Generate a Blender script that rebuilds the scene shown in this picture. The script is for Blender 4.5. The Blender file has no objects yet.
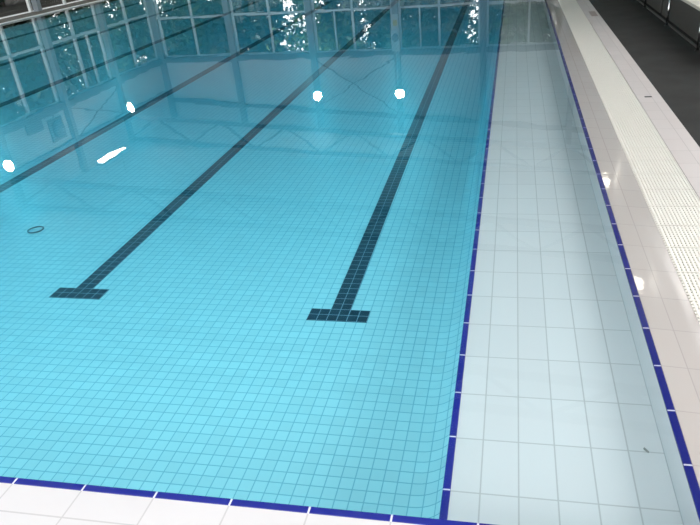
import bpy, bmesh, math, random
from mathutils import Vector, Matrix

C = bpy.context.scene.collection
SC = bpy.context.scene
PI = math.pi

# ------------------------------------------------------------------ helpers
class MB:
    """collects shapes into one bmesh"""
    def __init__(s):
        s.bm = bmesh.new()
        s.uv = s.bm.loops.layers.uv.new('UVMap')

    def quad(s, pts, uvs=None):
        vs = [s.bm.verts.new(p) for p in pts]
        f = s.bm.faces.new(vs)
        if uvs:
            for l, u in zip(f.loops, uvs):
                l[s.uv].uv = u
        return f

    def box(s, x0, x1, y0, y1, z0, z1):
        """axis box with metric planar uvs"""
        P = [(x0, y0, z0), (x1, y0, z0), (x1, y1, z0), (x0, y1, z0), (x0, y0, z1), (x1, y0, z1), (x1, y1, z1), (x0, y1, z1)]
        for idx, ax in (((3, 2, 1, 0), 'xy'), ((4, 5, 6, 7), 'xy'), ((0, 1, 5, 4), 'xz'), ((2, 3, 7, 6), 'xz'), ((1, 2, 6, 5), 'yz'), ((3, 0, 4, 7), 'yz')):
            pts = [P[i] for i in idx]
            k = {'xy': (0, 1), 'xz': (0, 2), 'yz': (1, 2)}[ax]
            s.quad(pts, [(p[k[0]], p[k[1]]) for p in pts])
        return s

    def obox(s, a, b, w, h, up=(0, 0, 1)):
        """box bar from a to b, w wide, h high"""
        a, b = Vector(a), Vector(b)
        d = (b - a).normalized()
        u = Vector(up)
        sd = d.cross(u)
        if sd.length < 1e-4:
            sd = d.cross(Vector((1, 0, 0)))
        sd.normalize()
        u = sd.cross(d).normalized()
        c = [sd * (sx * w / 2) + u * (sz * h / 2) for sx, sz in ((-1, -1), (1, -1), (1, 1), (-1, 1))]
        A = [a + k for k in c]
        B = [b + k for k in c]
        L = (b - a).length
        for i in range(4):
            j = (i + 1) % 4
            s.quad([A[i], A[j], B[j], B[i]], [(0, 0), (0, w), (L, w), (L, 0)])
        s.quad(A[::-1])
        s.quad(B)
        return s

    def tube(s, pts, r, n=10, cap=True):
        pts = [Vector(p) for p in pts]
        rings = []
        for i, p in enumerate(pts):
            d = (pts[min(i + 1, len(pts) - 1)] - pts[max(i - 1, 0)]).normalized()
            a = d.cross(Vector((0, 0, 1)))
            if a.length < 1e-3:
                a = d.cross(Vector((1, 0, 0)))
            a.normalize()
            b = d.cross(a).normalized()
            rr = r[i] if isinstance(r, (list, tuple)) else r
            rings.append([s.bm.verts.new(p + a * (rr * math.cos(2 * PI * k / n)) + b * (rr * math.sin(2 * PI * k / n))) for k in range(n)])
        for A, B in zip(rings, rings[1:]):
            for k in range(n):
                f = s.bm.faces.new([A[k], A[(k + 1) % n], B[(k + 1) % n], B[k]])
                f.smooth = True
        if cap:
            s.bm.faces.new(rings[0])
            s.bm.faces.new(rings[-1][::-1])
        return s

    def lathe(s, prof, origin, axis=(0, 0, 1), n=24):
        """profile of (radius, distance along axis)"""
        ax = Vector(axis).normalized()
        a = ax.cross(Vector((0, 0, 1)))
        if a.length < 1e-3:
            a = ax.cross(Vector((1, 0, 0)))
        a.normalize()
        b = ax.cross(a)
        o = Vector(origin)
        rings = []
        for r, h in prof:
            rings.append([s.bm.verts.new(o + ax * h + a * (max(r, 1e-4) * math.cos(2 * PI * k / n)) + b * (max(r, 1e-4) * math.sin(2 * PI * k / n))) for k in range(n)])
        for A, B in zip(rings, rings[1:]):
            for k in range(n):
                f = s.bm.faces.new([A[k], A[(k + 1) % n], B[(k + 1) % n], B[k]])
                f.smooth = True
        return s

    def build(s, name, mat, parent=None, bevel=0, loc=None):
        if name != 'foliage':
            bmesh.ops.remove_doubles(s.bm, verts=s.bm.verts, dist=1e-6)
            bmesh.ops.recalc_face_normals(s.bm, faces=s.bm.faces)
        me = bpy.data.meshes.new(name)
        s.bm.to_mesh(me)
        s.bm.free()
        me.materials.append(mat)
        o = bpy.data.objects.new(name, me)
        C.objects.link(o)
        if parent:
            o.parent = parent
        if loc:
            o.location = loc
        if bevel:
            m = o.modifiers.new('edge', 'BEVEL')
            m.width = bevel
            m.segments = 2
            m.limit_method = 'ANGLE'
        return o


def tag(o, label=None, cat=None, group=None, kind=None):
    if label:
        o['label'] = label
    if cat:
        o['category'] = cat
    if group:
        o['group'] = group
    if kind:
        o['kind'] = kind
    return o


def empty(name, loc=(0, 0, 0), rz=0):
    o = bpy.data.objects.new(name, None)
    C.objects.link(o)
    o.location = loc
    o.rotation_euler = (0, 0, rz)
    return o


def copy_tree(o, parent=None):
    c = o.copy()
    C.objects.link(c)
    if parent:
        c.parent = parent
    for ch in list(o.children):
        copy_tree(ch, c)
    return c


def struct(o, label=None, cat=None):
    o['kind'] = 'structure'
    if label:
        o['label'] = label
    if cat:
        o['category'] = cat
    return o


# ------------------------------------------------------------------ materials
def new_mat(name):
    m = bpy.data.materials.new(name)
    m.use_nodes = True
    nt = m.node_tree
    for n in list(nt.nodes):
        nt.nodes.remove(n)
    return m, nt, nt.nodes.new('ShaderNodeOutputMaterial')


def N(nt, t, **kw):
    n = nt.nodes.new(t)
    for k, v in kw.items():
        setattr(n, k, v)
    return n


def mth(nt, op, a, b=None):
    n = nt.nodes.new('ShaderNodeMath')
    n.operation = op
    for i, v in enumerate((a, b)):
        if v is None:
            continue
        if isinstance(v, (int, float)):
            n.inputs[i].default_value = v
        else:
            nt.links.new(v, n.inputs[i])
    return n.outputs[0]


def rgb(c):
    """sRGB 0-255 to linear rgba"""
    def f(v):
        v = v / 255
        return v / 12.92 if v <= .04045 else ((v + .055) / 1.055) ** 2.4
    return (f(c[0]), f(c[1]), f(c[2]), 1)


def plain(name, col, rough=.5, metal=0., noise=.0, scale=20., spec=.5, bump=0., bscale=200.):
    m, nt, out = new_mat(name)
    b = N(nt, 'ShaderNodeBsdfPrincipled')
    b.inputs['Roughness'].default_value = rough
    b.inputs['Metallic'].default_value = metal
    b.inputs['Specular IOR Level'].default_value = spec
    b.inputs['Base Color'].default_value = rgb(col)
    tc = N(nt, 'ShaderNodeTexCoord')
    if noise:
        nz = N(nt, 'ShaderNodeTexNoise')
        nz.inputs['Scale'].default_value = scale
        nz.inputs['Detail'].default_value = 4
        nt.links.new(tc.outputs['Object'], nz.inputs['Vector'])
        rp = N(nt, 'ShaderNodeValToRGB')
        rp.color_ramp.elements[0].position = .3
        rp.color_ramp.elements[1].position = .7
        rp.color_ramp.elements[0].color = rgb([max(0, v * (1 - noise)) for v in col])
        rp.color_ramp.elements[1].color = rgb([min(255, v * (1 + noise)) for v in col])
        nt.links.new(nz.outputs['Fac'], rp.inputs['Fac'])
        nt.links.new(rp.outputs['Color'], b.inputs['Base Color'])
    if bump:
        n2 = N(nt, 'ShaderNodeTexNoise')
        n2.inputs['Scale'].default_value = bscale
        nt.links.new(tc.outputs['Object'], n2.inputs['Vector'])
        bp = N(nt, 'ShaderNodeBump')
        bp.inputs['Strength'].default_value = bump
        bp.inputs['Distance'].default_value = .002
        nt.links.new(n2.outputs['Fac'], bp.inputs['Height'])
        nt.links.new(bp.outputs['Normal'], b.inputs['Normal'])
    nt.links.new(b.outputs[0], out.inputs[0])
    return m


def tiles(name, col, grout, px, py, ox, oy, g, rough=.25, var=.03, grough=.7, spec=.5, wet=None):
    """ceramic tiles laid in a stack bond, read from metric uvs"""
    m, nt, out = new_mat(name)
    b = N(nt, 'ShaderNodeBsdfPrincipled')
    b.inputs['Specular IOR Level'].default_value = spec
    uv = N(nt, 'ShaderNodeUVMap')
    sp = N(nt, 'ShaderNodeSeparateXYZ')
    nt.links.new(uv.outputs[0], sp.inputs[0])
    masks, cells = [], []
    for i, (p, o) in enumerate(((px, ox), (py, oy))):
        if not p:
            continue
        t = mth(nt, 'DIVIDE', mth(nt, 'SUBTRACT', sp.outputs[i], o), p)
        fr = mth(nt, 'FRACT', t)
        d = mth(nt, 'ABSOLUTE', mth(nt, 'SUBTRACT', fr, .5))
        masks.append(mth(nt, 'GREATER_THAN', d, .5 - g / (2 * p)))
        cells.append(mth(nt, 'FLOOR', t))
    mask = masks[0] if len(masks) == 1 else mth(nt, 'MAXIMUM', masks[0], masks[1])
    cb = N(nt, 'ShaderNodeCombineXYZ')
    for i, c in enumerate(cells):
        nt.links.new(c, cb.inputs[i])
    wn = N(nt, 'ShaderNodeTexWhiteNoise')
    nt.links.new(cb.outputs[0], wn.inputs[0])
    tc = N(nt, 'ShaderNodeMix', data_type='RGBA')
    tc.inputs[6].default_value = rgb([v * (1 - var) for v in col])
    tc.inputs[7].default_value = rgb([min(255, v * (1 + var)) for v in col])
    nt.links.new(wn.outputs['Value'], tc.inputs[0])
    mx = N(nt, 'ShaderNodeMix', data_type='RGBA')
    mx.inputs[7].default_value = rgb(grout)
    nt.links.new(mask, mx.inputs[0])
    nt.links.new(tc.outputs[2], mx.inputs[6])
    nt.links.new(mx.outputs[2], b.inputs['Base Color'])
    rm = N(nt, 'ShaderNodeMix', data_type='FLOAT')
    rm.inputs[2].default_value = rough
    rm.inputs[3].default_value = grough
    nt.links.new(mask, rm.inputs[0])
    nt.links.new(rm.outputs[0], b.inputs['Roughness'])
    if wet:
        # film of water on the coping: a clear gloss coat, slightly uneven
        b.inputs['Coat Weight'].default_value = wet
        b.inputs['Coat Roughness'].default_value = .03
        b.inputs['Coat IOR'].default_value = 1.33
        tco = N(nt, 'ShaderNodeTexCoord')
        nz = N(nt, 'ShaderNodeTexNoise')
        nz.inputs['Scale'].default_value = 9
        nt.links.new(tco.outputs['Object'], nz.inputs['Vector'])
        bp = N(nt, 'ShaderNodeBump')
        bp.inputs['Strength'].default_value = .12
        bp.inputs['Distance'].default_value = .004
        nt.links.new(nz.outputs['Fac'], bp.inputs['Height'])
        nt.links.new(bp.outputs['Normal'], b.inputs['Coat Normal'])
    nt.links.new(b.outputs[0], out.inputs[0])
    return m


def emit(name, col, strength):
    m, nt, out = new_mat(name)
    e = N(nt, 'ShaderNodeEmission')
    e.inputs[0].default_value = rgb(col)
    e.inputs[1].default_value = strength
    nt.links.new(e.outputs[0], out.inputs[0])
    return m


def schlick(nt, f0):
    """Fresnel reflectance, the same from both sides of the surface"""
    g = N(nt, 'ShaderNodeNewGeometry')
    d = N(nt, 'ShaderNodeVectorMath', operation='DOT_PRODUCT')
    nt.links.new(g.outputs['Normal'], d.inputs[0])
    nt.links.new(g.outputs['Incoming'], d.inputs[1])
    c = mth(nt, 'SUBTRACT', 1.0, mth(nt, 'ABSOLUTE', d.outputs['Value']))
    return mth(nt, 'ADD', f0, mth(nt, 'MULTIPLY', 1 - f0, mth(nt, 'POWER', c, 5.0)))


def water_mat(density):
    m, nt, out = new_mat('pool_water')
    tr = N(nt, 'ShaderNodeBsdfTransparent')
    gl = N(nt, 'ShaderNodeBsdfGlossy')
    gl.inputs['Roughness'].default_value = 0
    ge = N(nt, 'ShaderNodeNewGeometry')
    sn = N(nt, 'ShaderNodeSeparateXYZ')
    nt.links.new(ge.outputs['True Normal'], sn.inputs[0])
    top = mth(nt, 'GREATER_THAN', mth(nt, 'ABSOLUTE', sn.outputs[2]), .5)
    fr = mth(nt, 'MULTIPLY', top, schlick(nt, .0204))
    tc = N(nt, 'ShaderNodeTexCoord')
    nz = N(nt, 'ShaderNodeTexNoise')
    nz.inputs['Scale'].default_value = 1.6
    nz.inputs['Detail'].default_value = 2
    nt.links.new(tc.outputs['Object'], nz.inputs['Vector'])
    bp = N(nt, 'ShaderNodeBump')
    bp.inputs['Strength'].default_value = .1
    bp.inputs['Distance'].default_value = .01
    nt.links.new(nz.outputs['Fac'], bp.inputs['Height'])
    nt.links.new(bp.outputs['Normal'], gl.inputs['Normal'])
    mx = N(nt, 'ShaderNodeMixShader')
    nt.links.new(fr, mx.inputs[0])
    nt.links.new(tr.outputs[0], mx.inputs[1])
    nt.links.new(gl.outputs[0], mx.inputs[2])
    nt.links.new(mx.outputs[0], out.inputs[0])
    ab = N(nt, 'ShaderNodeVolumeAbsorption')
    ab.inputs['Color'].default_value = (.06, .85, .99, 1)
    ab.inputs['Density'].default_value = density
    nt.links.new(ab.outputs[0], out.inputs['Volume'])
    return m


def glass_mat():
    m, nt, out = new_mat('window_glass')
    tr = N(nt, 'ShaderNodeBsdfTransparent')
    tr.inputs[0].default_value = (.93, .94, .935, 1)
    gl = N(nt, 'ShaderNodeBsdfGlossy')
    gl.inputs['Roughness'].default_value = 0
    fr = schlick(nt, .034)
    mx = N(nt, 'ShaderNodeMixShader')
    nt.links.new(fr, mx.inputs[0])
    nt.links.new(tr.outputs[0], mx.inputs[1])
    nt.links.new(gl.outputs[0], mx.inputs[2])
    nt.links.new(mx.outputs[0], out.inputs[0])
    return m


WATER_DENSITY = .75
SKY = 4.15
LAMP = 140
EXPOSURE = 0.0

T = .244          # long side of the deck tiles
PM = .061         # pitch of the pool mosaic
XL, XR, YN, YF = -11.0, 2.75, -4.2, 18.85      # inner faces of the hall's walls
PL, PR, PN, PF = -10.3, .711, 0.0, 17.6        # pool edges
ZL = -.145        # top of the shallow ledge
X1, Y1 = -.803, 1.826                          # first lane line
Y2 = Y1 + 2 * PM

M = {}
M['mosaic'] = tiles('mosaic', (228, 234, 234), (168, 192, 200), PM, PM, 0, 0, .0048, rough=.3, var=.015)
M['dark_mosaic'] = tiles('dark_mosaic', (46, 54, 70), (176, 190, 200), PM, PM, 0, 0, .0042, rough=.3, var=.05)
M['ledge'] = tiles('ledge_tile', (194, 203, 207), (164, 174, 178), T / 2, T, .108, .24, .005, rough=.3, var=.01)
M['blue'] = tiles('blue_edge_tile', (30, 36, 132), (214, 214, 228), T, 0, -.1305, 0, .006, rough=.2, var=.03)
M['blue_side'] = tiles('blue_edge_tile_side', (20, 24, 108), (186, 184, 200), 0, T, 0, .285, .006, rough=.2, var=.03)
M['blue_long'] = tiles('blue_edge_tile_long', (30, 36, 132), (214, 214, 228), 0, T, 0, .24, .006, rough=.2, var=.03)
M['white_tile'] = tiles('white_deck_tile', (207, 203, 205), (184, 180, 182), T, T / 2, -.1305, -.128, .005, rough=.4, var=.008)
M['coping'] = tiles('coping_tile', (174, 165, 161), (160, 152, 148), T / 2, T, .737 + .09, .285, .004, rough=.4, var=.01, wet=.9)
M['side_tile'] = tiles('side_tile', (200, 190, 188), (182, 173, 171), T / 2, T, 1.347, .24, .004, rough=.45, var=.012)
M['dark_floor'] = plain('dark_floor', (55, 54, 53), .9, spec=.2, noise=.08, scale=3, bump=.25, bscale=260)
M['grit'] = plain('grit', (92, 90, 86), .8, noise=.4, scale=60, bump=.4, bscale=150)
M['white_edge'] = plain('white_edge', (252, 252, 252), .3)
M['grate'] = plain('grate_plastic', (232, 227, 219), .45)
M['gutter'] = plain('gutter', (70, 68, 66), .7)
M['wall'] = plain('wall_paint', (236, 238, 240), .7, noise=.01, scale=2)
M['ceil'] = plain('ceiling_paint', (238, 240, 240), .8)
M['steel'] = plain('steel_paint', (146, 155, 163), .45)
M['steel_dark'] = plain('steel_dark', (118, 130, 140), .5)
M['frame'] = plain('window_frame', (232, 235, 236), .4)
M['glass'] = glass_mat()
M['chrome'] = plain('chrome', (225, 226, 228), .12, metal=1)
M['seat'] = plain('bench_top', (196, 192, 180), .5, noise=.06, scale=12)
M['panel_dark'] = plain('panel_dark', (60, 59, 56), .6)
M['black'] = plain('black_panel', (38, 38, 38), .4)
M['strip'] = plain('dark_strip', (92, 91, 88), .5)
M['lamp'] = emit('lamp_glow', (255, 250, 238), LAMP)
M['flood'] = emit('flood_glow', (255, 246, 228), 14)
M['tube'] = emit('tube_glow', (255, 252, 244), 22)
M['lamp_body'] = plain('lamp_body', (150, 155, 160), .4)
M['panel'] = plain('panel_grey', (130, 140, 148), .5)
M['panel_light'] = plain('panel_light', (205, 210, 214), .5)
M['yellow'] = plain('yellow_label', (212, 190, 80), .5)
M['rubber'] = plain('rubber', (30, 62, 74), .6)
M['brown'] = plain('brown_tile', (158, 138, 132), .5, noise=.1, scale=60)
M['scrap'] = plain('scrap', (120, 130, 132), .8)
M['soil'] = plain('soil', (46, 44, 40), .95, noise=.35, scale=3)
M['bark'] = plain('bark', (104, 96, 86), .9, noise=.3, scale=12)
M['pale_bark'] = plain('pale_bark', (206, 204, 196), .8, noise=.2, scale=14)
M['leaf_a'] = plain('leaf_dark', (36, 62, 36), .45, noise=.45, scale=1.7)
M['leaf_b'] = plain('leaf_mid', (56, 86, 42), .45, noise=.45, scale=1.7)
M['leaf_c'] = plain('leaf_bright', (104, 136, 66), .45, noise=.4, scale=1.7)
M['water'] = water_mat(WATER_DENSITY)
M['water_shallow'] = water_mat(.13)

# ------------------------------------------------------------------ pool basin
def lerp(x, xs, ys):
    if x <= xs[0]:
        return ys[0]
    for a, b, c, d in zip(xs, xs[1:], ys, ys[1:]):
        if x <= b:
            return c + (d - c) * (x - a) / (b - a)
    return ys[-1]


def floor_z(x, y):
    g = lerp(x, [-10.3, -8, -6.2, -4.4, 0], [.42, .6, .78, .97, 1.0])
    return -(.60 - .012 * min(max(y, 0), 18)) * g


def cove(d, R):
    return 0 if d >= R else R - math.sqrt(max(0, R * R - (R - d) ** 2))


BR = -.013       # face of the ledge's wall
def basin_z(x, y):
    z = floor_z(x, y)
    z += max(cove(BR - x, .17), 0) + cove(y - PN, .26) + cove(x - PL, .1) + cove(PF - y, .2)
    return min(z, ZL if x > BR - .001 else -.02)


xs = [PL, PL + .004, PL + .02, PL + .05, PL + .1]
x = PL + .3
while x < -.45:
    xs.append(x)
    x += .3
xs += [-.45, -.3] + [BR - .17 + .17 * math.sin(k * PI / 2 / 10) for k in range(0, 11)]
ysv = [PN + .26 - .26 * math.sin(k * PI / 2 / 12) for k in range(12, -1, -1)]
y = .5
while y < PF - .3:
    ysv.append(y)
    y += .5
ysv += [PF - .2, PF - .1, PF - .03, PF]
xs = sorted(set(round(v, 5) for v in xs))
ysv = sorted(set(round(v, 5) for v in ysv))
ZTOP_SIDE = 0.0
b = MB()
# metric arc lengths, anchored so that the joints run along the lane lines
ym, xm = 6.0, -1.5
U = [0]
for a, c in zip(xs, xs[1:]):
    U.append(U[-1] + math.hypot(c - a, basin_z(c, ym) - basin_z(a, ym)))
i0 = min(range(len(xs)), key=lambda i: abs(xs[i] + .75))
off = U[i0] - (xs[i0] - X1)
U = [u - off for u in U]
V = [0]
for a, c in zip(ysv, ysv[1:]):
    V.append(V[-1] + math.hypot(c - a, basin_z(xm, c) - basin_z(xm, a)))
j0 = min(range(len(ysv)), key=lambda j: abs(ysv[j] - 2))
off = V[j0] - (ysv[j0] - Y1)
V = [v - off for v in V]
grid = [[b.bm.verts.new((x, y, basin_z(x, y))) for y in ysv] for x in xs]
for i in range(len(xs) - 1):
    for j in range(len(ysv) - 1):
        f = b.bm.faces.new([grid[i][j], grid[i + 1][j], grid[i + 1][j + 1], grid[i][j + 1]])
        f.smooth = True
        for l, (a, c) in zip(f.loops, ((i, j), (i + 1, j), (i + 1, j + 1), (i, j + 1))):
            l[b.uv].uv = (U[a], V[c])
# upright walls above the coves
def wall_strip(idx, top, along_x):
    for (i, j), (k, l) in zip(idx, idx[1:]):
        A, B = grid[i][j], grid[k][l]
        za, zb = A.co.z, B.co.z
        ua = (U[i], V[j]); ub = (U[k], V[l])
        if along_x:
            uvs = [ua, ub, (ub[0], ub[1] + top - zb), (ua[0], ua[1] + top - za)]
        else:
            uvs = [ua, ub, (ub[0] + top - zb, ub[1]), (ua[0] + top - za, ua[1])]
        b.quad([A.co, B.co, (B.co.x, B.co.y, top), (A.co.x, A.co.y, top)], uvs)
nx, ny = len(xs) - 1, len(ysv) - 1
wall_strip([(0, j) for j in range(ny + 1)], .0, False)
wall_strip([(nx, j) for j in range(ny + 1)], ZL - .002, False)
wall_strip([(i, 0) for i in range(nx + 1)], 0., True)
wall_strip([(i, ny) for i in range(nx + 1)], 0., True)
struct(b.build('pool_basin', M['mosaic']), 'deep pool basin lined with small pale aqua mosaic tiles', 'pool')

# lane lines
def floor_slab(x0, x1, y0, y1, name, parent, slant=0.):
    lane = (x0 + x1) / 2
    m = MB()
    n = max(1, int((y1 - y0) / .5))
    top = []
    for k in range(n + 1):
        yy = y0 + (y1 - y0) * k / n
        top.append([(xx + slant * (yy - y0), yy, basin_z(xx, yy) + .004) for xx in (x0, x1)])
    for A, B in zip(top, top[1:]):
        pts = [A[0], A[1], B[1], B[0]]
        m.quad(pts, [(p[0] - lane - slant * (p[1] - y0), p[1] - Y1) for p in pts])
        for p, q in ((A[0], B[0]), (A[1], B[1])):
            m.quad([p, q, (q[0], q[1], q[2] - .006), (p[0], p[1], p[2] - .006)], [(.02, .02)] * 4)
    for E_ in (top[0], top[-1]):
        p, q = E_
        m.quad([p, q, (q[0], q[1], q[2] - .006), (p[0], p[1], p[2] - .006)], [(.02, .02)] * 4)
    return m.build(name, M['dark_mosaic'], parent)


LANES = [(X1, Y1, 'dark tiled lane line with a T end closest to the white tiled ledge'),
         (-2.603, Y2, 'dark tiled lane line with a T end, second from the white tiled ledge'),
         (-4.535, 1.95, 'dark lane line crossing below the bright tube reflection, third from the ledge'),
         (-6.5, 1.95, 'dark lane line through the mirrored window panes, fourth from the ledge'),
         (X1 - 121 * PM, 1.95, 'thin far dark lane line, second from the grey gritty strip'),
         (-9.78, 1.95, 'thinnest far dark lane line, closest to the grey gritty strip')]
for k, (lx, ly, lab) in enumerate(LANES):
    e = tag(empty('lane_line', (0, 0, 0)), lab, 'lane line', 'lane lines on the pool floor')
    floor_slab(lx - PM, lx + PM, ly + 2 * PM, 16.2, 'stripe', e, (-.006, -.004, .005, .004, 0, 0)[k])
    floor_slab(lx - 3 * PM, lx + 3 * PM, ly, ly + 2 * PM, 'crossbar', e)

# the ring lying on the floor
m = MB()
rc = Vector((-3.56, 2.9, floor_z(-3.56, 2.9) + .012))
n = 36
ring = []
for k in range(n):
    a = 2 * PI * k / n
    c = rc + Vector((.058 * math.cos(a), .058 * math.sin(a), 0))
    rad = Vector((math.cos(a), math.sin(a), 0))
    ring.append([m.bm.verts.new(c + rad * (.0045 * math.cos(t)) + Vector((0, 0, .0045 * math.sin(t)))) for t in [2 * PI * q / 8 for q in range(8)]])
for k in range(n):
    A, B = ring[k], ring[(k + 1) % n]
    for q in range(8):
        m.bm.faces.new([A[q], A[(q + 1) % 8], B[(q + 1) % 8], B[q]]).smooth = True
tag(m.build('dive_ring', M['rubber']), 'small thin dark ring lying on the aqua pool floor', 'ring')

# ledge with its side wall
b = MB()
def flat(bm, x0, x1, y0, y1, z):
    bm.quad([(x0, y0, z), (x1, y0, z), (x1, y1, z), (x0, y1, z)], [(x0, y0), (x1, y0), (x1, y1), (x0, y1)])
flat(b, BR, PR, PN, PF, ZL)
def upright(bm, pts, uvs):
    bm.quad(pts, uvs)
upright(b, [(PR, PN, ZL + .007), (PR, PF, ZL + .007), (PR, PF, -.006), (PR, PN, -.006)], [(.108 - .06, .1)] * 4)
upright(b, [(PR, PN, ZL), (PR, PF, ZL), (PR, PF, ZL + .007), (PR, PN, ZL + .007)], [(.108, .1)] * 4)   # joint along the corner
upright(b, [(BR, PN, ZL), (PR, PN, ZL), (PR, PN, -.006), (BR, PN, -.006)], [(BR, .01), (PR, .01), (PR, .15), (BR, .15)])
upright(b, [(BR, PF, ZL), (PR, PF, ZL), (PR, PF, -.006), (BR, PF, -.006)], [(BR, .01), (PR, .01), (PR, .15), (BR, .15)])
flat(b, BR, PR, PN, PF, ZL - .03)
struct(b.build('pool_ledge', M['ledge']), 'shallow submerged ledge of pale rectangular tiles along the pool side', 'pool ledge')

# blue edge strips
def strip(name, x0, x1, y0, y1, z0, z1, mat):
    return struct(MB().box(x0, x1, y0, y1, z0, z1).build(name, mat, bevel=.003))
strip('trim_1', BR, .013, PN, PF, ZL - .028, ZL + .005, M['blue_long'])
strip('trim_2', PR - .0005, .737, PN, PF, -.007, .004, M['blue_side'])
strip('trim_3', PL, .737, -.026, PN + .0005, -.007, .004, M['blue'])

# water body
b = MB()
b.box(PL - .01, 0, PN - .01, PF + .01, -.75, -.004)
struct(b.build('water', M['water']), 'calm clear pool water', 'water')
b = MB()
b.box(.0002, PR + .01, PN - .01, PF + .01, -.2, -.004)
struct(b.build('water', M['water_shallow']), 'calm shallow water over the ledge', 'water')

# ------------------------------------------------------------------ decks
b = MB()
b.box(XL, .737, YN, -.026, -.12, .0035)
struct(b.build('floor_near', M['white_tile']), 'white tiled deck at the pool end', 'floor')
b = MB()
CZ0, CZ1 = .0045, -.0095
P = [(.737, YN, -.12), (.937, YN, -.12), (.937, YF, -.12), (.737, YF, -.12)]
Q = [(.737, YN, CZ0), (.937, YN, CZ1), (.937, YF, CZ1), (.737, YF, CZ0)]
b.quad(Q, [(p[0], p[1]) for p in Q])
b.quad(P)
for i in range(4):
    j = (i + 1) % 4
    b.quad([P[i], P[j], Q[j], Q[i]])
struct(b.build('floor_coping', M['coping']), 'wet grey white coping tiles along the pool side', 'floor')
b = MB()
b.box(1.226, 1.425, YN, YF, -.12, .001)
struct(b.build('floor_side', M['side_tile']), 'pale tile border beside the white overflow grating', 'floor')
b = MB()
b.box(1.425, XR, YN, YF, -.12, .002)
struct(b.build('floor_dark', M['dark_floor']), 'dark grey walkway floor', 'floor')
b = MB()
b.box(.937, 1.226, YN, YF, -.16, -.09)
struct(b.build('gutter', M['gutter']), 'dark channel under the grating', 'gutter')
b = MB()
b.box(XL, PL - .07, -.02, YF, -.12, .008)
struct(b.build('floor_left', M['grit']), 'grey gritty strip of deck under the windows', 'floor')
b = MB()
b.box(PL - .07, PL, -.02, PF, -.12, .02)
struct(b.build('trim_4', M['white_edge'], bevel=.004))
b = MB()
b.box(PL - .07, .737, PF, YF, -.12, .0035)
struct(b.build('floor_far', M['white_tile']), 'white tiled deck beyond the pool', 'floor')

# overflow grating: modules of bars
GW, GL = 1.226 - .937, .25
def grate_module():
    m = MB()
    nb = 15
    for k in range(nb):
        xx = .937 + .006 + (GW - .012) * (k + .5) / nb
        m.box(xx - .0052, xx + .0052, .003, GL - .003, -.026, .004)
    for k in range(10):
        yy = GL * (k + .5) / 10
        m.box(.938, 1.2254, yy - .0062, yy + .0062, -.026, .001)
    m.box(1.2195, 1.2255, .003, GL - .003, -.026, .004)
    return m.build('gutter_grate', M['grate'])
g0 = grate_module()
y = -3.0
first = True
while y < 18.4:
    g = g0 if first else g0.copy()
    if not first:
        C.objects.link(g)
    first = False
    g.location = (0, y, -.008)
    tag(g, 'white slotted plastic grating piece in the overflow channel between pale tiles', 'grating', 'overflow grating pieces along the pool')
    y += GL

# small things on the deck and ledge
tag(MB().box(1.29, 1.347, 4.55, 4.572, .001, .0055).build('metal_plate', M['black'], bevel=.001), 'small dark metal plate set in the pale tile border', 'plate')
tag(MB().box(1.30, 1.39, 9.15, 9.62, .001, .0045).build('marker_tile', M['brown'], bevel=.001), 'faint brownish square marker on the pale tile border', 'marker')
m = MB()
m.quad([(.646, .495, ZL + .004), (.660, .477, ZL + .003), (.662, .479, ZL + .008), (.649, .497, ZL + .009)])
m.quad([(.646, .495, ZL + .002), (.660, .477, ZL + .001), (.662, .479, ZL + .006), (.649, .497, ZL + .007)])
tag(m.build('leaf_scrap', M['scrap']), 'tiny dark scrap lying on the pale ledge tiles', 'scrap')

# ------------------------------------------------------------------ benches by the right wall
LEGX = 2.125
def make_bench():
    e = empty('wall_bench', (0, 0, 0))
    s = MB()
    for k in range(4):
        s.box(2.085 + k * .15, 2.085 + k * .15 + .142, -1.645, 1.645, .405, .44)
    s.build('seat', M['seat'], e, bevel=.004)
    MB().obox((LEGX + .03, -1.6, .39), (LEGX + .03, 1.6, .39), .03, .03).obox((2.6, -1.6, .39), (2.6, 1.6, .39), .03, .03).build('seat_rail', M['chrome'], e)
    MB().box(2.2, 2.215, -1.6, 1.6, .03, .39).build('front_panel', M['panel_dark'], e)
    for yy in (-.825, .825):
        for xx in (LEGX, 2.6):
            l = MB().tube([(xx, yy, .005), (xx, yy, .4)], .015, 12).build('leg', M['chrome'], e)
            MB().lathe([(.0, .0), (.03, .0), (.03, .006), (.018, .012)], (xx, yy, .003), (0, 0, 1), 14).build('foot', M['black'], l)
    return e
bench = make_bench()
bench.location = (0, 7.245, 0)
tag(bench, 'pale topped bench on chrome legs nearest in the top corner beside the dark floor', 'bench', 'benches along the dark walkway')
c = copy_tree(bench)
c.location = (0, 10.545, 0)
tag(c, 'pale topped bench on chrome legs, farther along the dark walkway', 'bench', 'benches along the dark walkway')
struct(MB().box(2.147, 2.172, YN, YF, .003, .016).build('trim_5', M['strip']))

# ------------------------------------------------------------------ hall shell
def roof_z(x):
    return 4.05 + .085 * (x - XL)
# floor slab outside = ground
b = MB()
b.box(-60, XL - .25, -40, 70, -.4, -.12)
b.box(XL - .25, 60, YF + .25, 70, -.4, -.12)
b.box(XR + .25, 60, -40, YF + .25, -.4, -.12)
b.box(XL - .25, XR + .25, -40, YN - .25, -.4, -.12)
struct(b.build('ground', M['soil']), 'dark soil outside the windows', 'ground')

HEAD = 2.18
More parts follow.
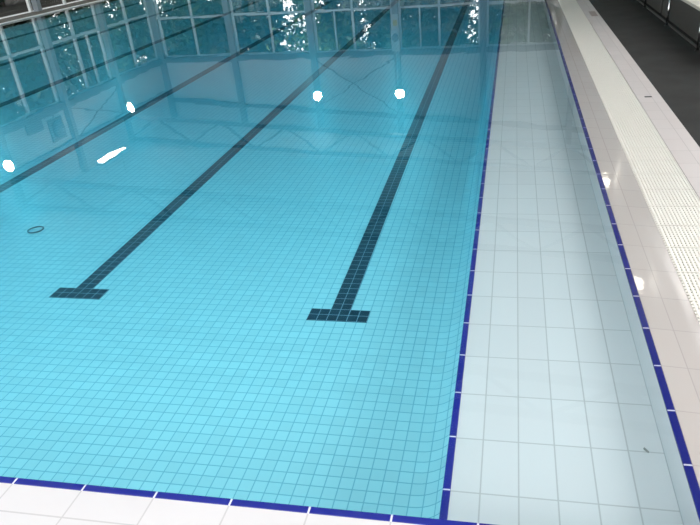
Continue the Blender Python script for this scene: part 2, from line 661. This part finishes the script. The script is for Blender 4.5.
# ceiling
b = MB()
def roof_piece(bm, xa, xb, ya, yb):
    P = [(xa, ya, roof_z(xa)), (xb, ya, roof_z(xb)), (xb, yb, roof_z(xb)), (xa, yb, roof_z(xa))]
    Q = [(p[0], p[1], p[2] + .2) for p in P]
    bm.quad(P); bm.quad(Q)
    for i in range(4):
        j = (i + 1) % 4
        bm.quad([P[i], P[j], Q[j], Q[i]])
RX0, RX1, RY0, RY1 = -9.6, 1.2, -3.6, .2     # rooflight opening
roof_piece(b, XL - .25, XR + .25, RY1, YF + .25)
roof_piece(b, XL - .25, XR + .25, YN - .25, RY0)
roof_piece(b, XL - .25, RX0, RY0, RY1)
roof_piece(b, RX1, XR + .25, RY0, RY1)
for k in range(1, 5):
    q = RX0 + (RX1 - RX0) * k / 5
    roof_piece(b, q - .15, q + .15, RY0, RY1)
struct(b.build('ceiling', M['ceil']), 'white sloping ceiling', 'ceiling')
for k in range(5):
    q0 = RX0 + (RX1 - RX0) * k / 5 + (.15 if k else 0)
    q1 = RX0 + (RX1 - RX0) * (k + 1) / 5 - (.15 if k < 4 else 0)
    fb = MB()
    for yy in (RY0 + .04, (RY0 + RY1) / 2, RY1 - .04):
        fb.obox((q0, yy, roof_z(q0) + .1), (q1, yy, roof_z(q1) + .1), .08, .1)
    o = struct(fb.build('window_roof_%d' % (k + 1), M['frame']), 'rooflight over the pool end', 'window')
    gb = MB()
    gb.quad([(q0, RY0, roof_z(q0) + .12), (q1, RY0, roof_z(q1) + .12), (q1, RY1, roof_z(q1) + .12), (q0, RY1, roof_z(q0) + .12)])
    gb.build('pane', M['glass'], o)

# far wall above the windows, a sill below
b = MB()
def slab_x(bm, xa, xb, yA, yB, z0, za, zb):
    """wall piece from xa to xb with a sloping top"""
    P = [(xa, yA, z0), (xb, yA, z0), (xb, yB, z0), (xa, yB, z0)]
    Q = [(xa, yA, za), (xb, yA, zb), (xb, yB, zb), (xa, yB, za)]
    bm.quad(P); bm.quad(Q)
    for i in range(4):
        j = (i + 1) % 4
        bm.quad([P[i], P[j], Q[j], Q[i]])
slab_x(b, XL - .2, XR + .2, YF, YF + .2, HEAD, roof_z(XL - .2), roof_z(XR + .2))
b.box(XL - .2, XR + .2, YF, YF + .2, -.12, .1)
struct(b.build('wall_far', M['wall']), 'white wall band above the far windows', 'wall')
b = MB()
b.box(XL - .2, XL, YN - .2, YF, HEAD, roof_z(XL) - .0)
b.box(XL - .2, XL, YN - .2, YF, -.12, .012)
struct(b.build('wall_left', M['wall']), 'white wall band above the side windows', 'wall')
# right wall: solid below, clerestory glazing above
b = MB()
b.box(XR, XR + .2, YN - .2, YF, -.12, .9)
b.box(XR, XR + .2, YN - .2, YF, 3.1, roof_z(XR))
b.box(XR, XR + .2, 8.0, YF, .9, 3.1)
struct(b.build('wall_right', M['wall']), 'white wall behind the benches', 'wall')
struct(MB().box(XR - .03, XR, YN, YF, .003, .5).build('baseboard_right', M['dark_floor']))
# near wall: posts between tall panes
b = MB()
slab_x(b, XL - .2, XR + .2, YN - .2, YN, 4.0, roof_z(XL - .2), roof_z(XR + .2))
b.box(XL - .2, XR + .2, YN - .2, YN, -.12, .06)
struct(b.build('wall_near', M['wall']), 'wall over the tall near windows', 'wall')

# head beams under the wall bands
b = MB()
b.box(XL, XR, YF - .1, YF, HEAD - .06, HEAD + .1)
struct(b.build('trim_6', M['steel_dark']))
b = MB()
b.box(XL, XL + .1, YN, YF, HEAD - .06, HEAD + .12)
struct(b.build('trim_7', M['steel_dark']))
# eaves beams
b = MB()
b.obox((XL, YF - .06, 3.47), (XR, YF - .06, 3.47 + .088 * (XR - XL)), .1, .12)
struct(b.build('trim_8', M['steel_dark']))
b = MB()
b.box(XL, XL + .09, YN, YF, 3.12, 3.24)
struct(b.build('trim_9', M['steel_dark']))

# columns
FARX = [-8.44, -5.85, -3.23, -.66, 1.93]
LEFTY = [16.05, 13.55, 11.05, 8.55, 6.05, 3.55, 1.05, -1.45]
for xx in [XL + .08] + FARX:
    b = MB()
    b.box(xx - .09, xx + .09, YF - .13, YF - .002, .0, roof_z(xx) - .02)
    struct(b.build('column', M['steel']), 'pale steel column in the window wall', 'column')
for yy in LEFTY:
    b = MB()
    b.box(XL + .002, XL + .13, yy - .07, yy + .07, .0, roof_z(XL) - .02)
    struct(b.build('column', M['steel']), 'pale steel column in the window wall', 'column')

# windows: one per bay, frame + panes
wn = [0]
def bay_window(p0, p1, z0, z1, mids, trans, nrm, fw=.06, extra=(), foot=True):
    """p0,p1 in plan; frame bars and one pane"""
    wn[0] += 1
    p0, p1 = Vector((p0[0], p0[1], 0)), Vector((p1[0], p1[1], 0))
    d = (p1 - p0)
    f = MB()
    nv = Vector(nrm)
    for t, z in ((0, 0), (1, 0)):
        q = p0 + d * t + d.normalized() * (fw / 2 if t == 0 else -fw / 2)
        f.obox(q + Vector((0, 0, z0)), q + Vector((0, 0, z1)), fw, .07, up=nv)
    for t in mids:
        q = p0 + d * t
        f.obox(q + Vector((0, 0, z0)), q + Vector((0, 0, z1)), fw, .07, up=nv)
    for t, za, zb in extra:
        q = p0 + d * t
        f.obox(q + Vector((0, 0, za)), q + Vector((0, 0, zb)), fw * .7, .06, up=nv)
    for z in ([z0 + fw / 2] if foot else []) + [z1 - fw / 2] + list(trans):
        f.obox(p0 + Vector((0, 0, z)), p1 + Vector((0, 0, z)), .07, fw)
    o = struct(f.build('window_%d' % wn[0], M['frame']), 'white framed window bay', 'window')
    g = MB()
    a, c = p0 - nv * .012, p1 - nv * .012
    a2, c2 = p0 + nv * .0, p1 + nv * .0
    g.quad([a + Vector((0, 0, z0)), c + Vector((0, 0, z0)), c + Vector((0, 0, z1)), a + Vector((0, 0, z1))])
    g.build('pane', M['glass'], o)
    return o

fx = [XL + .17] + [v for v in FARX]
for i, (a, c) in enumerate(zip(fx, FARX + [])):
    pass
bounds = [XL + .17] + FARX + [XR + .06]
for i, (a, c) in enumerate(zip(bounds, bounds[1:])):
    x0 = a + (.09 if i else 0)
    x1 = c - .09
    ex = [(.26, .95, HEAD - .06)] if i == 3 else ([(.27, .95, HEAD - .06)] if i == 2 else [])
    bay_window((x0, YF + .06), (x1, YF + .06), .1, HEAD - .04, [.5] if x1 - x0 > 1.2 else [], [.93], (0, -1, 0), extra=ex)
lb = [YF] + LEFTY + [YN]
for i, (a, c) in enumerate(zip(lb, lb[1:])):
    ya = a - .07
    yc = c + .07
    bay_window((XL - .06, ya), (XL - .06, yc), .012, HEAD - .02, [.5], [.78], (1, 0, 0), extra=[(.27, .8, HEAD - .03)] if i == 1 else [], foot=False)
nb = 6
for k in range(nb):
    a = XL + (XR - XL) * k / nb
    c = XL + (XR - XL) * (k + 1) / nb
    bay_window((a + .01, YN - .1), (c - .01, YN - .1), .06, 4.0, [.5], [2.3], (0, 1, 0))
for k in range(3):
    a = YN + .1 + 4.0 * k
    bay_window((XR + .1, a), (XR + .1, a + 3.98), .9, 3.1, [.5], [], (-1, 0, 0))

# bracing rods between columns
def brace(pts, lab):
    e = tag(empty('cross_brace', (0, 0, 0)), lab, 'brace')
    for a, c in pts:
        MB().tube([a, c], .016, 8).build('rod', M['steel_dark'], e)
yb = YF - .1
brace([((-5.78, yb, 2.35), (-3.32, yb, 4.0)), ((-5.78, yb, 3.75), (-3.32, yb, 2.35))], 'thin crossed steel rods on the far wall between the two lit lamps')
xb = XL + .1
brace([((xb, 13.65, 2.35), (xb, 15.95, 3.1)), ((xb, 13.65, 3.1), (xb, 15.95, 2.35))], 'thin crossed steel rods on the side wall beside the square wall boxes')

# roof trusses
def make_truss(yy):
    e = empty('roof_truss', (0, yy, 0))
    x0, x1 = XL + .02, XR - .02
    def zb(x):
        return 3.26 + .08 * (x - XL)
    def zt(x):
        return zb(x) + .66
    MB().obox((x0, 0, zb(x0)), (x1, 0, zb(x1)), .1, .1).build('bottom_chord', M['steel_dark'], e)
    MB().obox((x0, 0, zt(x0)), (x1, 0, zt(x1)), .1, .1).build('top_chord', M['steel_dark'], e)
    n = 14
    for k in range(n):
        xa = x0 + (x1 - x0) * k / n
        xc = x0 + (x1 - x0) * (k + 1) / n
        if k % 2:
            A, B = (xa, 0, zb(xa)), (xc, 0, zt(xc))
        else:
            A, B = (xa, 0, zt(xa)), (xc, 0, zb(xc))
        MB().obox(A, B, .05, .05).build('web_bar', M['steel_dark'], e)
    return e
TL = {16.05: 'white hall roof truss farthest along the pool, mirrored beyond the lamps',
      11.05: 'roof truss mirrored across the middle of the pool, nearer than the lamps',
      6.05: 'roof truss nearest the pool end, faintly mirrored in the bright water'}
for yy, lab in TL.items():
    tag(make_truss(yy), lab.replace('white hall ', ''), 'truss', 'steel roof trusses over the pool')

# lamps on columns
def make_lamp():
    e = empty('wall_lamp', (0, 0, 0))
    MB().obox((0, 0, 0), (0, -.16, 0), .04, .04).build('bracket', M['lamp_body'], e)
    MB().lathe([(0, .0), (.08, .0), (.145, .07), (.155, .12), (.142, .12)], (0, -.14, 0), (0, -1, -.35), 24).build('housing', M['lamp_body'], e)
    MB().lathe([(.14, .11), (.11, .135), (.06, .15), (0, .155)], (0, -.14, 0), (0, -1, -.35), 24).build('lens', M['lamp'], e)
    return e
lamp = make_lamp()
LAMPS = [((-5.77, YF - .13, 3.42), 0, 'round bright lamp on the far wall, left one of two mirrored beside the cross rods'),
         ((-3.16, YF - .13, 3.42), 0, 'round bright lamp on the far wall above the white control box'),
         ((XL + .13, 15.87, 2.98), PI / 2, 'round bright lamp on the side wall nearer the far corner'),
         ((XL + .03, 10.78, 2.9), PI / 2, 'round bright lamp on the side wall, mirrored at the left picture edge')]
for k, (p, rz, lab) in enumerate(LAMPS):
    e = lamp if k == 0 else copy_tree(lamp)
    e.location = p
    e.rotation_euler = (0, 0, rz)
    tag(e, lab, 'lamp', 'lamps on the hall walls')

# square floodlights on the bench side wall
def make_flood():
    e = empty('floodlight', (0, 0, 0))
    MB().obox((-.002, 0, 0), (-.12, 0, 0), .05, .05).build('bracket', M['lamp_body'], e)
    MB().box(-.56, -.1, -.2, .2, -.06, .08).build('housing', M['lamp_body'], e, bevel=.015)
    MB().box(-.53, -.13, -.17, .17, -.15, -.0605).build('lens', M['flood'], e, bevel=.02)
    return e
fl = make_flood()
for k, (yy, lab) in enumerate(((11.6, 'square floodlight on the wall behind the farther bench'), (7.5, 'square floodlight on the wall behind the nearest bench'))):
    e = fl if k == 0 else copy_tree(fl)
    e.location = (XR, yy, 3.4)
    tag(e, lab, 'floodlight', 'floodlights on the bench side wall')

# strip light under the truss
e = tag(empty('strip_light', (-9.95, 13.45, 3.5)), 'long bright strip light hanging by the side wall, mirrored as a white bar', 'light')
MB().box(-.07, .07, -.56, .56, .0, .05).build('tube', M['tube'], e, bevel=.01)
MB().box(-.09, .09, -.6, .6, .051, .1).build('housing', M['lamp_body'], e)
for yy in (-.4, .4):
    MB().tube([(0, yy, .1), (0, yy, .62)], .006, 6).build('hanger', M['steel_dark'], e)

# boxes on the side wall
e = tag(empty('wall_panel', (XL, 12.24, 2.4)), 'plain grey square panel high on the side wall', 'panel')
MB().box(.002, .06, -.28, .28, -.13, .15).build('face', M['panel'], e, bevel=.01)
e = tag(empty('wall_fan', (XL, 13.0, 2.7)), 'grey square wall unit with a round face, beside the plain panel', 'fan')
MB().box(.002, .05, -.27, .27, -.29, .29).build('backplate', M['panel'], e, bevel=.01)
MB().lathe([(.2, 0), (.2, .05), (.17, .08), (.1, .1), (0, .1)], (.05, 0, 0), (1, 0, 0), 28).build('round_face', M['steel_dark'], e)
MB().lathe([(.06, 0), (.05, .04), (0, .05)], (.15, 0, 0), (1, 0, 0), 16).build('hub', M['panel_light'], e)
MB().tube([(.03, 0, -.29), (.03, 0, -.5)], .015, 8).build('conduit', M['panel'], e)

# control boxes on a far column
cx = -3.23
e = tag(empty('control_box', (cx, YF - .13, 1.84)), 'white control box with a round dial on the far column', 'control box')
MB().box(-.13, .13, -.1, -.002, -.3, .32).build('case', M['panel_light'], e, bevel=.01)
MB().lathe([(.1, 0), (.1, .02), (.08, .03), (0, .03)], (0, -.1, -.1), (0, -1, 0), 24).build('dial', M['steel_dark'], e)
MB().tube([(0, -.04, .32), (0, -.04, 1.4)], .02, 8).build('conduit', M['panel_light'], e)
e = tag(empty('sign_board', (cx, YF - .13, 1.3)), 'narrow white board with a yellow label on the far column', 'board')
MB().box(-.1, .1, -.03, -.002, -.2, .24).build('board', M['panel_light'], e)
MB().box(-.06, .06, -.036, -.0305, -.06, .1).build('label', M['yellow'], e)

# ------------------------------------------------------------------ trees outside
def leaf_mesh(name, seed, n, rx, rz, zc, mat, size):
    rnd = random.Random(seed)
    m = MB()
    # clumps
    cl = []
    for k in range(26):
        while True:
            v = Vector((rnd.uniform(-1, 1), rnd.uniform(-1, 1), rnd.uniform(-1, 1)))
            if v.length < 1:
                break
        cl.append((v, rnd.uniform(.22, .42)))
    for k in range(n):
        c, r = rnd.choice(cl)
        v = Vector((rnd.gauss(0, 1), rnd.gauss(0, 1), rnd.gauss(0, 1))) * (r * .55)
        q = c + v
        p = Vector((q.x * rx, q.y * rx, zc + q.z * rz))
        if p.z < .05:
            p.z = .05 + rnd.random() * .3
        a = Vector((rnd.gauss(0, 1), rnd.gauss(0, 1), rnd.gauss(0, .6))).normalized()
        bb = a.cross(Vector((rnd.gauss(0, 1), rnd.gauss(0, 1), rnd.gauss(0, 1)))).normalized()
        s = size * rnd.uniform(.6, 1.3)
        m.quad([p - a * s, p + bb * s * .45, p + a * s, p - bb * s * .45])
    return m


def make_tree(name, seed, n, rx, rz, zc, leaf, bark, size, h, tr):
    e = empty(name, (0, 0, -.12))
    leaf_mesh(name, seed, n, rx, rz, zc, leaf, size).build('foliage', leaf, e)
    rnd = random.Random(seed + 50)
    t = MB()
    pts = [(rnd.uniform(-.05, .05) * k, rnd.uniform(-.05, .05) * k, h * k / 5) for k in range(6)]
    t.tube(pts, [tr * (1 - .13 * k) for k in range(6)], 10)
    for k in range(2, 6):
        a = rnd.uniform(0, 6.28)
        p = Vector(pts[k])
        t.tube([p, p + Vector((math.cos(a) * .5 * rx, math.sin(a) * .5 * rx, .6))], [tr * .4, tr * .15], 6)
    t.build('trunk', bark, e)
    return e


KINDS = [
    make_tree('leafy_tree', 1, 3900, 1.75, 2.9, 3.0, M['leaf_a'], M['bark'], .15, 5.2, .13),
    make_tree('leafy_tree', 2, 3500, 1.6, 2.6, 2.7, M['leaf_b'], M['bark'], .13, 4.8, .11),
    make_tree('leafy_tree', 3, 2200, 1.3, 2.4, 3.3, M['leaf_c'], M['pale_bark'], .11, 5.4, .09),
]
KL = ['tree with dense dark leaves growing outside the hall windows', 'tree with mid green leaves growing outside the hall windows', 'slender pale barked tree with bright leaves outside the far windows']
SPOTS = []
rnd = random.Random(9)
# behind the far wall, two rows
for k, xx in enumerate([-14.0, -11.6, -9.2, -6.9, -4.6, -2.3, .0, 2.2, 4.6]):
    SPOTS.append((xx + rnd.uniform(-.3, .3), 22.3 + rnd.uniform(-.5, .6), (0, 1, 0, 2, 1, 0, 1, 0, 1)[k]))
for k, xx in enumerate([-16, -13.2, -10.9, -6.7, -4.1, -1.5, 1.0, 3.8]):
    SPOTS.append((xx + rnd.uniform(-.3, .3), 26.0 + rnd.uniform(-.6, .8), (1, 0, 1, 0, 0, 1, 0, 1)[k]))
# beyond the left wall
for k, yy in enumerate([9.5, 11.9, 14.2, 16.5, 18.8]):
    SPOTS.append((-13.9 + rnd.uniform(-.4, .3), yy + rnd.uniform(-.3, .3), (1, 0, 1, 0, 1)[k]))
for k, yy in enumerate([12.5, 17.5, 22.5]):
    SPOTS.append((-17.4 + rnd.uniform(-.4, .3), yy + rnd.uniform(-.3, .3), (0, 1, 0, 0, 1, 0)[k]))
used = set()
for (xx, yy, kd) in SPOTS:
    e = KINDS[kd] if kd not in used else copy_tree(KINDS[kd])
    used.add(kd)
    e.location = (xx, yy, -.12)
    s = rnd.uniform(.92, 1.1)
    e.scale = (s, s, s)
    e.rotation_euler = (0, 0, rnd.uniform(0, 6.28))
    tag(e, KL[kd], 'tree', 'trees outside the hall windows')

# ------------------------------------------------------------------ sky, camera, view
w = bpy.data.worlds.new('overcast_sky')
SC.world = w
w.use_nodes = True
bg = w.node_tree.nodes.get('Background')
bg.inputs[0].default_value = (1, .985, .975, 1)
bg.inputs[1].default_value = SKY

f, pit, roll, yaw, cx_, cy_, cz_, px, py = 654.266, .486067, -.0744484, -.21045, .174074, -1.281552, 1.524072, 383.813, 259.726
cyw, syw = math.cos(yaw), math.sin(yaw)
F0 = Vector((syw, cyw, 0)); R0 = Vector((cyw, -syw, 0)); U0 = Vector((0, 0, 1))
Fv = F0 * math.cos(pit) - U0 * math.sin(pit)
Uv = F0 * math.sin(pit) + U0 * math.cos(pit)
Rv = R0 * math.cos(roll) + Uv * math.sin(roll)
Uv = Uv * math.cos(roll) - R0 * math.sin(roll)
cam = bpy.data.cameras.new('camera')
co = bpy.data.objects.new('camera', cam)
C.objects.link(co)
mw = Matrix.Identity(4)
for i, v in enumerate((Rv, Uv, -Fv)):
    for k in range(3):
        mw[k][i] = v[k]
mw.translation = Vector((cx_, cy_, cz_))
co.matrix_world = mw
cam.sensor_fit = 'HORIZONTAL'
cam.sensor_width = 36
cam.lens = f / 700 * 36
cam.shift_x = (350 - px) / 700
cam.shift_y = (py - 262.5) / 700
cam.clip_start = .02
SC.camera = co

SC.view_settings.view_transform = 'Standard'
SC.view_settings.look = 'None'
SC.view_settings.exposure = EXPOSURE
SC.view_settings.gamma = 1
SC.view_settings.use_curve_mapping = False
SC.cycles.use_denoising = True
SC.cycles.max_bounces = 10
SC.cycles.diffuse_bounces = 4
SC.cycles.transparent_max_bounces = 16
SC.cycles.sample_clamp_indirect = 8
